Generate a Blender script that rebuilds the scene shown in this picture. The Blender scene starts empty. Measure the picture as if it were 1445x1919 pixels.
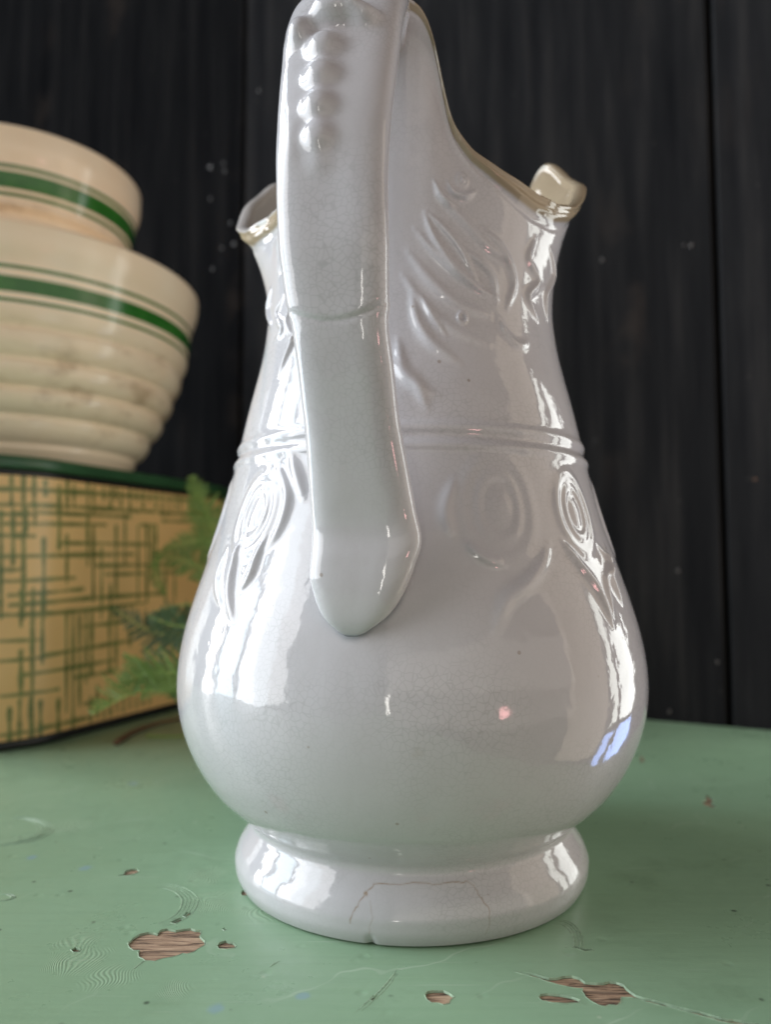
import bpy, math, random
import numpy as np
from mathutils import Vector, noise, geometry

# ------------------------------------------------------------------ camera
scene = bpy.context.scene
CAM_H = 0.113
cam_data = bpy.data.cameras.new('camera')
cam_data.sensor_fit = 'HORIZONTAL'
cam_data.sensor_width = 36.0
cam_data.lens = 36.05
cam_data.clip_start = 0.01
cam_data.clip_end = 50.0
cam_data.dof.use_dof = True
cam_data.dof.focus_distance = 0.224
cam_data.dof.aperture_fstop = 11.0
cam = bpy.data.objects.new('camera', cam_data)
cam.location = (0, 0, CAM_H)
cam.rotation_euler = (math.radians(90 + 3.95), 0, 0)
scene.collection.objects.link(cam)
scene.camera = cam

# wall frame: W runs along the wall to the right, N points from the wall to the camera
W0 = Vector((0, 0.6796, 0))
WV = Vector((0.88885, -0.45820, 0))
NV = Vector((-0.45820, -0.88885, 0))
def wn(w, n, z=0.0):
    return W0 + WV * w + NV * n + Vector((0, 0, z))

# ------------------------------------------------------------------ world and lamps
world = bpy.data.worlds.new('World')
scene.world = world
world.use_nodes = True
world.node_tree.nodes['Background'].inputs['Color'].default_value = (1.0, 0.94, 0.89, 1)
world.node_tree.nodes['Background'].inputs['Strength'].default_value = 0.06

def window_lamp(name, p0, p1, z0, z1, face, radiance, color):
    """a rectangular pane of daylight between two ground points, facing the direction face"""
    c = (p0 + p1) / 2; wid = (p1 - p0).length; hgt = z1 - z0
    d = bpy.data.lights.new(name, 'AREA'); d.shape = 'RECTANGLE'
    d.size = wid; d.size_y = hgt
    d.energy = radiance * math.pi * wid * hgt
    d.color = color
    o = bpy.data.objects.new(name, d)
    zax = -face.normalized(); yax = Vector((0, 0, 1)); xax = yax.cross(zax).normalized(); yax = zax.cross(xax)
    from mathutils import Matrix
    m = Matrix((xax, yax, zax)).transposed().to_4x4(); m.translation = Vector((c.x, c.y, (z0 + z1) / 2))
    o.matrix_world = m
    scene.collection.objects.link(o)
    return o
# left-hand window, panes from the wall outwards into the room
LW = -4.40
window_lamp('window_light', wn(LW, .62), wn(LW, 1.34), -.72, 6.2, WV, 10.5, (.98, .98, 1.0))
window_lamp('window_light', wn(LW, 1.58), wn(LW, 2.75), -.72, 6.2, WV, 8.0, (.74, .89, 1.0))
window_lamp('window_light', wn(LW, 3.0), wn(LW, 4.3), -.72, 6.2, WV, 9.0, (.91, .94, 1.0))
window_lamp('window_light', wn(LW, 4.3), wn(LW, 5.8), -.72, 6.2, WV, 6.8, (.90, .95, 1.0))
window_lamp('window_light', wn(LW, 5.8), wn(LW, 8.2), -.72, 6.2, WV, 4.6, (.98, .97, .98))
# right-hand window with a curtain beside it
RW = 0.75
window_lamp('window_light', wn(RW, -.52), wn(RW, -.21), -.13, .56, -WV, 4.7, (.97, 1.0, .96))
window_lamp('window_light', wn(RW, -.14), wn(RW, -.05), -.13, .56, -WV, 4.7, (.97, 1.0, .93))
window_lamp('window_light', wn(RW, -.52), wn(RW, -.21), -.44, -.17, -WV, 6.0, (.36, .52, 1.0))
window_lamp('window_light', wn(RW, -.14), wn(RW, -.05), -.44, -.17, -WV, 6.0, (.36, .52, 1.0))
window_lamp('window_light', wn(RW, -.01), wn(RW, .30), -.30, .62, -WV, 1.0, (1.0, .82, .62))
# daylit far side of the room, behind the camera to the right
fc = Vector((1.25, -1.75, 0)); fd = (Vector((0, .35, 0)) - fc).normalized(); fs = Vector((-fd.y, fd.x, 0))
for z0_, z1_, l_ in ((-.65, .15, .45), (.15, 1.0, .95), (1.0, 1.9, .42), (1.9, 3.2, .18)):
    window_lamp('room_light', fc - fs * 2.2, fc + fs * 2.2, z0_, z1_, fd, l_, (1.0, .90, .82))
# small warm lamp in the room behind the camera
pl = bpy.data.lights.new('room_lamp', 'AREA'); pl.size = .20; pl.size_y = .16; pl.shape = 'RECTANGLE'
pl.energy = 14.0 * math.pi * .032; pl.color = (1.0, .45, .45)
po = bpy.data.objects.new('room_lamp', pl); po.location = (1.35, -1.35, -.22)
po.rotation_euler = (Vector((.03, .216, .08)) - Vector(po.location)).to_track_quat('-Z', 'Y').to_euler()
scene.collection.objects.link(po)

window_lamp('room_lamp', Vector((-.30, -1.3, 0)), Vector((-.24, -1.3, 0)), -.35, .1, Vector((.2, 1, 0)), 12.0, (1.0, .97, .9))

vs = scene.view_settings
vs.view_transform = 'Standard'; vs.look = 'None'; vs.exposure = 0.07; vs.gamma = 1.0; vs.use_curve_mapping = False
scene.render.engine = 'CYCLES'
scene.cycles.use_denoising = True
scene.cycles.max_bounces = 5
scene.cycles.use_adaptive_sampling = True
scene.cycles.adaptive_threshold = .025
scene.cycles.caustics_reflective = False

# ------------------------------------------------------------------ measured outlines
HANDLE=[[-0.013,0.1986,0.25032,0.01521],[-0.01399,0.19421,0.2327,0.01459],[-0.01445,0.19275,0.21746,0.0142],[-0.01372,0.19324,0.19643,0.01345],[-0.01262,0.19616,0.18062,0.0126],[-0.01213,0.19762,0.17401,0.01225],[-0.01082,0.20104,0.16357,0.01234],[-0.0093,0.20542,0.15012,0.01255],[-0.00755,0.20932,0.13613,0.01345],[-0.00596,0.21274,0.12172,0.01427],[-0.00628,0.21371,0.11439,0.01356],[-0.00741,0.21469,0.10703,0.01174],[-0.00811,0.21596,0.09961,0.00801],[-0.00843,0.21683,0.09439,0.00357]]
TINL=[(-0.0346,0.1694,-0.034,0.1501),(-0.033,0.1471,-0.032,0.1142),(-0.0275,0.1705,-0.0247,0.0798),(-0.0209,0.1695,-0.0203,0.1498),(-0.0197,0.1478,-0.0194,0.1385),(-0.0253,0.1475,-0.0248,0.1321),(-0.0132,0.1293,-0.0116,0.079),(-0.0132,0.166,-0.0129,0.1576),(-0.0029,0.1648,-0.0015,0.1243),(0.0038,0.1676,0.0044,0.1503),(0.0047,0.132,0.0058,0.1009),(0.0095,0.167,0.01,0.1518),(0.0217,0.1693,0.0236,0.1126),(0.0279,0.1395,0.0296,0.0892),(0.036,0.1239,0.0376,0.0759),(0.027,0.1676,0.0276,0.1496),(0.0432,0.1679,0.0437,0.1541),(0.0497,0.1405,0.0514,0.0883),(0.0584,0.1515,0.0596,0.1126),(0.0538,0.1665,0.0543,0.1524),(0.0629,0.1685,0.0634,0.1518),(0.0724,0.1415,0.074,0.0874),(0.0821,0.1407,0.0837,0.0858),(0.0875,0.1409,0.0887,0.1002),(0.0921,0.1411,0.0929,0.115),(0.0989,0.1679,0.0993,0.1528),(0.1065,0.1686,0.107,0.1545),(0.1144,0.1692,0.1148,0.1537),(0.1204,0.1697,0.1208,0.1541),(0.1042,0.115,0.1051,0.0848),(0.1149,0.1151,0.1157,0.0844),(-0.0192,0.0983,-0.0186,0.0794),(-0.0398,0.1458,-0.0378,0.0804),(0.0455,0.0988,0.0462,0.0754),(0.037,0.1662,0.0372,0.1582),(0.0481,0.1672,0.0483,0.1602),(0.0698,0.1679,0.07,0.1607),(0.0768,0.1685,0.0772,0.1563),(0.084,0.1679,0.0842,0.1605),(0.0914,0.1679,0.0917,0.1573),(-0.0267,0.0964,-0.0261,0.0747),(-0.0197,0.0962,-0.0167,0.0009),(-0.013,0.096,-0.0116,0.0507),(-0.0256,0.0591,-0.0248,0.032),(0.0062,0.0816,0.0084,0.0168),(0.0118,0.0812,0.0145,0.0031),(0.0175,0.0787,0.0196,0.0192),(0.0232,0.0806,0.0249,0.0335),(0.0284,0.0803,0.0298,0.0394),(0.0354,0.0287,0.0357,0.0209),(0.0453,0.0793,0.0466,0.0395),(0.0517,0.079,0.053,0.0399),(0.0662,0.064,0.0665,0.0546),(-0.0312,0.0249,-0.0306,0.0042),(-0.0254,0.0292,-0.0247,0.0033),(-0.0187,0.0303,-0.0178,0.0021),(-0.0121,0.0263,-0.0114,0.004),(0.0014,0.0253,0.0021,0.0044),(-0.0383,0.0967,-0.0379,0.0817),(0.0296,0.023,0.0301,0.0076),(0.0356,0.0221,0.0361,0.0079),(0.0418,0.0211,0.0422,0.0081),(0.048,0.0201,0.0484,0.0084),(0.0544,0.0191,0.0548,0.0086),(0.061,0.0181,0.0612,0.0089),(0.0676,0.0171,0.0679,0.0091),(0.0745,0.016,0.0747,0.0094),(0.0814,0.0149,0.0816,0.0097),(0.0886,0.0138,0.0887,0.01),(-0.0408,0.1599,0.0466,0.163),(-0.0405,0.1503,0.0107,0.1518),(0.0107,0.1518,0.072,0.153),(-0.0202,0.1462,0.0635,0.1482),(-0.0401,0.1383,0.0394,0.1411),(-0.0403,0.1443,-0.0191,0.1452),(-0.0399,0.1312,-0.0197,0.1312),(0.0018,0.1274,0.0852,0.1285),(-0.0395,0.1182,0.0678,0.1209),(-0.0393,0.1097,-0.0281,0.1102),(-0.0391,0.1027,0.0123,0.1045),(0.0326,0.1126,0.1179,0.1131),(0.0405,0.1064,0.0787,0.1065),(0.1006,0.1075,0.1181,0.1067),(-0.0342,0.0942,0.0198,0.0967),(-0.0331,0.0881,0.0273,0.0904),(0.0273,0.0904,0.1029,0.0912),(-0.0384,0.0821,0.0075,0.0827),(0.0075,0.0827,0.0829,0.0846),(0.0741,0.1428,0.0921,0.143),(0.0974,0.1527,0.1396,0.1545),(0.0995,0.1471,0.1397,0.1485),(0.0466,0.163,0.1393,0.1659),(0.072,0.153,0.0993,0.154),(-0.0384,0.0823,0.0076,0.0815),(0.0076,0.0815,0.0707,0.0838),(-0.038,0.0664,-0.0123,0.0656),(-0.0376,0.0541,-0.0119,0.0543),(-0.0119,0.0553,0.0664,0.0581),(-0.0251,0.0446,0.0503,0.0459),(0.0139,0.0382,0.0506,0.0379),(-0.0369,0.0329,0.0011,0.0326),(-0.0362,0.0094,-0.0116,0.009),(-0.0116,0.01,0.03,0.0098),(0.0239,0.0196,0.0357,0.0198),(0.0221,0.0714,0.0592,0.0721)]
CHIPS=[[[-0.07726,0.24022],[-0.07692,0.24309],[-0.07553,0.2458],[-0.07331,0.24688],[-0.07013,0.24579],[-0.07005,0.24844],[-0.068,0.24929],[-0.06507,0.24807],[-0.06275,0.24904],[-0.06082,0.2494],[-0.05914,0.24842],[-0.05747,0.24817],[-0.05698,0.24541],[-0.05586,0.24305],[-0.0545,0.24131],[-0.05414,0.23881],[-0.05547,0.23681],[-0.05635,0.23484],[-0.05797,0.23377],[-0.0594,0.23409],[-0.06152,0.23196],[-0.06398,0.23123],[-0.06615,0.22956],[-0.0689,0.22988],[-0.07142,0.23198],[-0.07254,0.23466],[-0.07235,0.23575],[-0.07432,0.23597],[-0.07588,0.23741]],[[-0.05021,0.23847],[-0.04996,0.24039],[-0.04825,0.24153],[-0.04579,0.24038],[-0.04448,0.23846],[-0.04486,0.23701],[-0.04721,0.23646],[-0.04919,0.2368]],[[-0.09272,0.23612],[-0.09206,0.23744],[-0.09009,0.23633],[-0.08996,0.23491],[-0.09154,0.23481]],[[-0.09777,0.29045],[-0.09601,0.29163],[-0.0966,0.29541],[-0.09479,0.2968],[-0.09272,0.2968],[-0.09134,0.29505],[-0.09202,0.29247],[-0.09451,0.29078]],[[-0.06828,0.25342],[-0.06751,0.25598],[-0.06561,0.25663],[-0.06487,0.25494],[-0.06628,0.25253]],[[-0.06553,0.25794],[-0.06514,0.2606],[-0.06382,0.26086],[-0.0635,0.25886],[-0.06459,0.25728]],[[-0.04995,0.27552],[-0.04992,0.2778],[-0.04818,0.27703],[-0.04787,0.27357],[-0.04933,0.27357]],[[-0.05083,0.24901],[-0.05055,0.24987],[-0.04976,0.24913],[-0.05016,0.24828]],[[0.01038,0.21228],[0.01104,0.21361],[0.01279,0.21414],[0.0155,0.21414],[0.01688,0.21298],[0.01809,0.21113],[0.01685,0.20966],[0.01649,0.20821],[0.015,0.20754],[0.01387,0.20839],[0.01196,0.20856],[0.01084,0.20993]],[[-0.00434,0.2097],[-0.00341,0.21143],[-0.0022,0.21169],[-0.00243,0.21064],[-0.00362,0.20944]],[[0.03534,0.22392],[0.03765,0.22381],[0.04057,0.22293],[0.04308,0.22137],[0.04487,0.22022],[0.0472,0.22041],[0.04944,0.22136],[0.05151,0.22145],[0.05328,0.2204],[0.05426,0.21832],[0.05715,0.21785],[0.05915,0.21785],[0.0609,0.21868],[0.0628,0.21831],[0.06438,0.21691],[0.06455,0.21508],[0.06601,0.21196],[0.06777,0.21065],[0.07064,0.20918],[0.07344,0.20765],[0.07739,0.20556],[0.08125,0.20351],[0.08412,0.20151],[0.08827,0.20048],[0.09454,0.19785],[0.09416,0.19709],[0.08759,0.19901],[0.08315,0.20033],[0.08029,0.20231],[0.07691,0.20433],[0.07301,0.20648],[0.06974,0.20799],[0.0666,0.21005],[0.06446,0.21092],[0.06185,0.21109],[0.06083,0.20852],[0.05949,0.20725],[0.05771,0.20768],[0.05652,0.20684],[0.05521,0.20726],[0.05376,0.20895],[0.05264,0.21111],[0.05235,0.21376],[0.05294,0.21511],[0.05058,0.21556],[0.04831,0.21648],[0.04563,0.21787],[0.04295,0.21947],[0.04213,0.22042],[0.03893,0.22235]],[[0.04018,0.21113],[0.04103,0.21245],[0.04304,0.21271],[0.04587,0.21226],[0.04901,0.21112],[0.05062,0.20982],[0.04978,0.20837],[0.04685,0.20812],[0.04312,0.20855],[0.04069,0.20958]],[[0.15192,0.3799],[0.154,0.38019],[0.1576,0.38824],[0.15947,0.38946],[0.1584,0.38581],[0.15918,0.38342],[0.15724,0.37988],[0.15514,0.37699],[0.1553,0.37078],[0.15304,0.36995],[0.15109,0.37359]],[[0.14984,0.46405],[0.15369,0.47071],[0.15132,0.45969],[0.1467,0.45126]],[[0.05321,0.23759],[0.05713,0.23792],[0.05904,0.2368],[0.06116,0.23658],[0.0612,0.2357],[0.05864,0.23527],[0.05685,0.23681]]]
ARCS=[[[-0.08208,0.28304],[-0.07832,0.28367],[-0.07394,0.28207],[-0.06998,0.27939],[-0.06644,0.27556],[-0.06376,0.2711],[-0.06303,0.26679],[-0.0629,0.26127],[-0.06412,0.25662],[-0.06622,0.25341],[-0.07001,0.25028]],[[-0.08167,0.2821],[-0.0783,0.28269],[-0.07435,0.28119],[-0.07076,0.27867],[-0.06753,0.27506],[-0.06505,0.27086],[-0.06433,0.2668],[-0.06412,0.26157],[-0.06515,0.25716],[-0.067,0.25411],[-0.07037,0.25114]],[[-0.08126,0.28116],[-0.07829,0.28171],[-0.07476,0.28031],[-0.07154,0.27795],[-0.06861,0.27457],[-0.06634,0.27063],[-0.06563,0.2668],[-0.06535,0.26187],[-0.06619,0.25771],[-0.06778,0.25482],[-0.07074,0.252]],[[-0.08085,0.28023],[-0.07827,0.28074],[-0.07517,0.27943],[-0.07232,0.27724],[-0.06969,0.27408],[-0.06763,0.27039],[-0.06692,0.2668],[-0.06658,0.26217],[-0.06723,0.25825],[-0.06857,0.25553],[-0.07111,0.25287]],[[-0.08045,0.2793],[-0.07825,0.27978],[-0.07558,0.27857],[-0.07309,0.27653],[-0.07077,0.27359],[-0.06892,0.27015],[-0.06822,0.26681],[-0.06781,0.26247],[-0.06827,0.2588],[-0.06936,0.25624],[-0.07148,0.25374]],[[-0.16876,0.35634],[-0.16234,0.35683],[-0.15619,0.35427],[-0.15052,0.35075],[-0.14524,0.34514],[-0.14281,0.34041],[-0.14143,0.33357],[-0.14287,0.32809],[-0.14701,0.32384],[-0.15183,0.32135],[-0.15648,0.3187]],[[-0.16834,0.35546],[-0.16251,0.35592],[-0.15688,0.3535],[-0.15166,0.35017],[-0.14674,0.34485],[-0.14443,0.34036],[-0.14302,0.33385],[-0.14421,0.32863],[-0.14789,0.32457],[-0.15224,0.3222],[-0.15643,0.31966]],[[-0.16791,0.35458],[-0.16269,0.35502],[-0.15757,0.35273],[-0.15279,0.34959],[-0.14824,0.34456],[-0.14605,0.34031],[-0.14461,0.33413],[-0.14556,0.32917],[-0.14878,0.32531],[-0.15265,0.32304],[-0.15638,0.32063]],[[-0.16749,0.3537],[-0.16286,0.35412],[-0.15826,0.35197],[-0.15393,0.34901],[-0.14974,0.34427],[-0.14766,0.34026],[-0.14621,0.33442],[-0.14691,0.32971],[-0.14967,0.32605],[-0.15306,0.3239],[-0.15632,0.3216]],[[-0.16706,0.35283],[-0.16303,0.35322],[-0.15894,0.35121],[-0.15506,0.34843],[-0.15123,0.34398],[-0.14928,0.3402],[-0.14781,0.3347],[-0.14826,0.33026],[-0.15057,0.32679],[-0.15348,0.32475],[-0.15627,0.32257]],[[0.05387,0.25571],[0.05726,0.25506],[0.0593,0.25251],[0.06012,0.24878],[0.0602,0.24457],[0.0594,0.23994],[0.05827,0.23636]],[[0.05355,0.25476],[0.05663,0.25414],[0.05846,0.25173],[0.05918,0.2482],[0.05922,0.24422],[0.05847,0.23983],[0.05741,0.23643]],[[0.05324,0.25381],[0.056,0.25323],[0.05762,0.25096],[0.05824,0.24764],[0.05824,0.24387],[0.05753,0.23972],[0.05656,0.2365]],[[0.05293,0.25286],[0.05537,0.25232],[0.05679,0.25019],[0.0573,0.24707],[0.05727,0.24353],[0.0566,0.23961],[0.0557,0.23656]],[[-0.13321,0.27496],[-0.13081,0.27526],[-0.12838,0.2742],[-0.12658,0.27242],[-0.12717,0.27038],[-0.13021,0.26894]],[[-0.13311,0.27477],[-0.13101,0.27504],[-0.12885,0.27406],[-0.12721,0.27239],[-0.12767,0.27048],[-0.13031,0.26914]],[[-0.13301,0.27457],[-0.1312,0.27482],[-0.12931,0.27391],[-0.12784,0.27236],[-0.12817,0.27059],[-0.13041,0.26934]],[[-0.00774,0.20411],[-0.0048,0.20884],[-0.00221,0.21292],[0.00025,0.21772],[0.00204,0.22198],[0.00311,0.22492]],[[-0.00612,0.20468],[-0.00337,0.20927],[-0.00099,0.21319],[0.00125,0.21772],[0.00281,0.22198]],[[-0.07095,0.22481],[-0.0702,0.22732],[-0.06916,0.22988]],[[-0.03282,0.22619],[-0.03178,0.22801],[-0.03041,0.22955]]]
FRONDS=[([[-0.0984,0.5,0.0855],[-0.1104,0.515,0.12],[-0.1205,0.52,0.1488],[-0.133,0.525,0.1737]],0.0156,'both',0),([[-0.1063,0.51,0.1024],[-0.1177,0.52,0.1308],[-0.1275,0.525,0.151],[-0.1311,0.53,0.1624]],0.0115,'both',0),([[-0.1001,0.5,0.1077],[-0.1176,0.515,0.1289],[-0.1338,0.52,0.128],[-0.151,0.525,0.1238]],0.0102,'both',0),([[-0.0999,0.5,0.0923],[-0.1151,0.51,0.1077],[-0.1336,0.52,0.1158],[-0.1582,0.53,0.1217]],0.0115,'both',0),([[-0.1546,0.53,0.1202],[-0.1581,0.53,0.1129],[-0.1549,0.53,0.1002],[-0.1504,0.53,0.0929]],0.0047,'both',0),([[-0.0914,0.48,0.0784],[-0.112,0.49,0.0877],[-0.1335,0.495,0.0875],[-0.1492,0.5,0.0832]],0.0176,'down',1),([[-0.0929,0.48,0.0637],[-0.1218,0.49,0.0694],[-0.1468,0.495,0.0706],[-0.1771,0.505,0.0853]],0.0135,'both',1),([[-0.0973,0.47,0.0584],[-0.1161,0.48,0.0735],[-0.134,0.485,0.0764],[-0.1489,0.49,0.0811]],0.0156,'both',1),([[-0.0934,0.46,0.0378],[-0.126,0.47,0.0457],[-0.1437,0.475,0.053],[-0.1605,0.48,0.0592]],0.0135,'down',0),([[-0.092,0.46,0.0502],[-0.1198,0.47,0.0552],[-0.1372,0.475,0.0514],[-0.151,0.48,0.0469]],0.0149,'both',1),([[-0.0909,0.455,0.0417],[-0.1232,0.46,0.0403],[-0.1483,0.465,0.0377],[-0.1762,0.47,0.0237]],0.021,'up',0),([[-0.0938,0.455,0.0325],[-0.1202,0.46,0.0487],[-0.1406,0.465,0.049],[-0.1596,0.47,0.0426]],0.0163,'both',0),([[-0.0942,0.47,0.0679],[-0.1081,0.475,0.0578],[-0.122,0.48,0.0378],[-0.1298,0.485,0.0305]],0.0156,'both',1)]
TWIG=[[-0.1699,0.4959,0.0015],[-0.1693,0.5271,0.0015],[-0.1628,0.5532,0.0015],[-0.1524,0.5702,0.0015],[-0.1392,0.5967,0.0015]]
STRAND=[[-0.1579,0.518,0.001],[-0.1448,0.5163,0.001],[-0.1329,0.5179,0.001],[-0.1221,0.5243,0.001]]
# ------------------------------------------------------------------ helpers
COL = scene.collection
rng = random.Random(7)

def tag(o, label=None, cat=None, group=None, kind=None):
    if label: o['label'] = label
    if cat: o['category'] = cat
    if group: o['group'] = group
    if kind: o['kind'] = kind
    return o

def empty(name, loc=(0, 0, 0), rz=0.0):
    o = bpy.data.objects.new(name, None); o.empty_display_size = .02
    o.location = loc; o.rotation_euler = (0, 0, rz); COL.objects.link(o); return o

def mesh_np(name, V, Q, mat, parent=None, smooth=True, attrs=None):
    """mesh from numpy vertices and equal-sized faces"""
    V = np.asarray(V, np.float32); Q = np.asarray(Q, np.int32)
    me = bpy.data.meshes.new(name)
    me.vertices.add(len(V)); me.vertices.foreach_set('co', V.ravel())
    k = Q.shape[1]
    me.loops.add(Q.size); me.loops.foreach_set('vertex_index', Q.ravel())
    me.polygons.add(len(Q)); me.polygons.foreach_set('loop_start', np.arange(0, Q.size, k, dtype=np.int32))
    me.polygons.foreach_set('use_smooth', np.full(len(Q), smooth, dtype=bool))
    me.update(calc_edges=True); me.validate()
    for n, a in (attrs or {}).items():
        at = me.attributes.new(n, 'FLOAT', 'POINT'); at.data.foreach_set('value', np.asarray(a, np.float32))
    o = bpy.data.objects.new(name, me)
    if mat: me.materials.append(mat)
    COL.objects.link(o)
    if parent: o.parent = parent
    return o

def mesh_py(name, verts, faces, mat, parent=None, smooth=False):
    me = bpy.data.meshes.new(name); me.from_pydata([tuple(v) for v in verts], [], faces); me.update()
    if smooth: me.polygons.foreach_set('use_smooth', [True] * len(me.polygons))
    me.materials.append(mat)
    o = bpy.data.objects.new(name, me); COL.objects.link(o)
    if parent: o.parent = parent
    return o

def grid_faces(nr, nc, wrap=True):
    i = np.arange(nr - 1)[:, None]; j = np.arange(nc if wrap else nc - 1)[None]
    j2 = (j + 1) % nc
    return np.stack([i * nc + j, i * nc + j2, (i + 1) * nc + j2, (i + 1) * nc + j], -1).reshape(-1, 4)

def catmull(P, n):
    P = np.asarray(P, float)
    d = np.r_[0, np.cumsum(np.linalg.norm(np.diff(P[:, :3], axis=0), axis=1) ** .5)]
    t = np.linspace(0, d[-1], n); out = np.zeros((n, P.shape[1]))
    m = np.gradient(P, d, axis=0)
    for k, tt in enumerate(t):
        i = min(max(np.searchsorted(d, tt) - 1, 0), len(d) - 2)
        h = d[i + 1] - d[i]; s = (tt - d[i]) / h
        out[k] = (2*s**3-3*s*s+1)*P[i] + (s**3-2*s*s+s)*h*m[i] + (-2*s**3+3*s*s)*P[i+1] + (s**3-s*s)*h*m[i+1]
    return out

def poly_dist(X, Y, pts):
    """distance of points to a polyline and the position along it (0..1)"""
    best = np.full(X.shape, 1e9); tt = np.zeros(X.shape)
    L = [math.dist(pts[i], pts[i + 1]) for i in range(len(pts) - 1)]; tot = sum(L); acc = 0
    for i, l in enumerate(L):
        ax, ay = pts[i]; bx, by = pts[i + 1]
        s = np.clip(((X - ax) * (bx - ax) + (Y - ay) * (by - ay)) / (l * l + 1e-15), 0, 1)
        d = np.hypot(X - ax - s * (bx - ax), Y - ay - s * (by - ay))
        m = d < best; best = np.where(m, d, best); tt = np.where(m, (acc + s * l) / tot, tt); acc += l
    return best, tt

# ------------------------------------------------------------------ materials
class NT:
    def __init__(self, name):
        self.m = bpy.data.materials.new(name); self.m.use_nodes = True
        self.t = self.m.node_tree; self.b = self.t.nodes['Principled BSDF']
    def n(self, typ, **kw):
        x = self.t.nodes.new('ShaderNode' + typ)
        for k, v in kw.items():
            if k.startswith('i_'):
                x.inputs[k[2:].replace('_', ' ')].default_value = v
            elif k[0] == 'p' and k[1:].isdigit():
                x.inputs[int(k[1:])].default_value = v
            else: setattr(x, k, v)
        return x
    def l(self, a, b): self.t.links.new(a, b); return b
    def coord(self, kind='Object', scale=None, rot=None):
        c = self.n('TexCoord').outputs[kind]
        if scale or rot:
            mp = self.n('Mapping')
            if scale: mp.inputs['Scale'].default_value = scale
            if rot: mp.inputs['Rotation'].default_value = rot
            self.l(c, mp.inputs['Vector']); c = mp.outputs[0]
        return c
    def noise(self, vec, scale, detail=4, rough=.55, dist=0):
        x = self.n('TexNoise'); x.inputs['Scale'].default_value = scale; x.inputs['Detail'].default_value = detail
        x.inputs['Roughness'].default_value = rough; x.inputs['Distortion'].default_value = dist
        self.l(vec, x.inputs['Vector']); return x
    def ramp(self, fac, stops):
        x = self.n('ValToRGB'); e = x.color_ramp.elements
        while len(e) < len(stops): e.new(.5)
        for k, (p, c) in enumerate(stops):
            e[k].position = p; e[k].color = (*c, 1) if not isinstance(c, (int, float)) else (c, c, c, 1)
        self.l(fac, x.inputs[0]); return x.outputs[0]
    def rng(self, fac, a, b, c=0, d=1, smooth=False):
        x = self.n('MapRange'); x.inputs[1].default_value = a; x.inputs[2].default_value = b
        x.inputs[3].default_value = c; x.inputs[4].default_value = d
        if smooth: x.interpolation_type = 'SMOOTHSTEP'
        self.l(fac, x.inputs[0]); return x.outputs[0]
    def math(self, op, a, b=None):
        x = self.n('Math', operation=op)
        for k, v in enumerate((a, b)):
            if v is None: continue
            if isinstance(v, (int, float)): x.inputs[k].default_value = v
            else: self.l(v, x.inputs[k])
        return x.outputs[0]
    def mix(self, fac, a, b, mode='MIX'):
        x = self.n('Mix', data_type='RGBA', blend_type=mode)
        for s, v in ((x.inputs[0], fac), (x.inputs[6], a), (x.inputs[7], b)):
            if isinstance(v, (int, float)): s.default_value = v
            elif isinstance(v, tuple): s.default_value = (*v, 1)
            else: self.l(v, s)
        return x.outputs[2]
    def attr(self, name): return self.n('Attribute', attribute_name=name).outputs['Fac']
    def bump(self, h, dist, strength=1.0, prev=None):
        x = self.n('Bump'); x.inputs['Distance'].default_value = dist; x.inputs['Strength'].default_value = strength
        self.l(h, x.inputs['Height'])
        if prev: self.l(prev, x.inputs['Normal'])
        return x.outputs[0]
    def out(self, color=None, rough=None, normal=None, **kw):
        for k, v in (('Base Color', color), ('Roughness', rough), ('Normal', normal)):
            if v is None: continue
            s = self.b.inputs[k]
            if isinstance(v, (int, float)): s.default_value = v
            elif isinstance(v, tuple): s.default_value = (*v, 1)
            else: self.l(v, s)
        for k, v in kw.items(): self.b.inputs[k.replace('_', ' ')].default_value = v
        return self.m

def ceramic():
    t = NT('crazed_white_glaze'); c = t.coord()
    w = t.noise(c, 55, 3)
    wc = t.n('VectorMath', operation='MULTIPLY_ADD'); t.l(w.outputs['Color'], wc.inputs[0])
    wc.inputs[1].default_value = (.007, .007, .007); t.l(c, wc.inputs[2]); wv = wc.outputs[0]
    v1 = t.n('TexVoronoi', feature='DISTANCE_TO_EDGE'); v1.inputs['Scale'].default_value = 520; t.l(wv, v1.inputs['Vector'])
    l1 = t.rng(v1.outputs[0], .0, .085, 1, 0)
    vis = t.rng(t.noise(c, 22, 3).outputs[0], .38, .68, .12, 1, True)
    lines = t.math('MULTIPLY', l1, vis)
    mott = t.noise(c, 18, 4)
    base = t.mix(t.rng(mott.outputs[0], .3, .7), (.468, .458, .474), (.518, .506, .522))
    base = t.mix(t.math('MULTIPLY', lines, .42), base, (.30, .30, .30))
    speck = t.n('TexVoronoi'); speck.inputs['Scale'].default_value = 62; t.l(c, speck.inputs['Vector'])
    base = t.mix(t.math('MULTIPLY', t.rng(speck.outputs['Distance'], .03, .045, 1, 0), .55), base, (.25, .19, .14))
    base = t.mix(t.attr('stain_and_light'), base, (.33, .265, .18))
    base = t.mix(t.attr('crack'), base, (.26, .165, .085))
    base = t.mix(t.attr('pool_shade'), base, (.17, .20, .225))
    wav = t.noise(c, 48, 2, .55)
    b1 = t.bump(wav.outputs[0], .0012, .42)
    fine = t.noise(c, 420, 1, .5)
    b2 = t.bump(fine.outputs[0], .00010, .35, b1)
    b3 = b2
    rgh = t.rng(t.noise(c, 45, 4).outputs[0], .3, .75, .03, .10)
    return t.out(base, rgh, b3, Specular_IOR_Level=.55)

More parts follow.
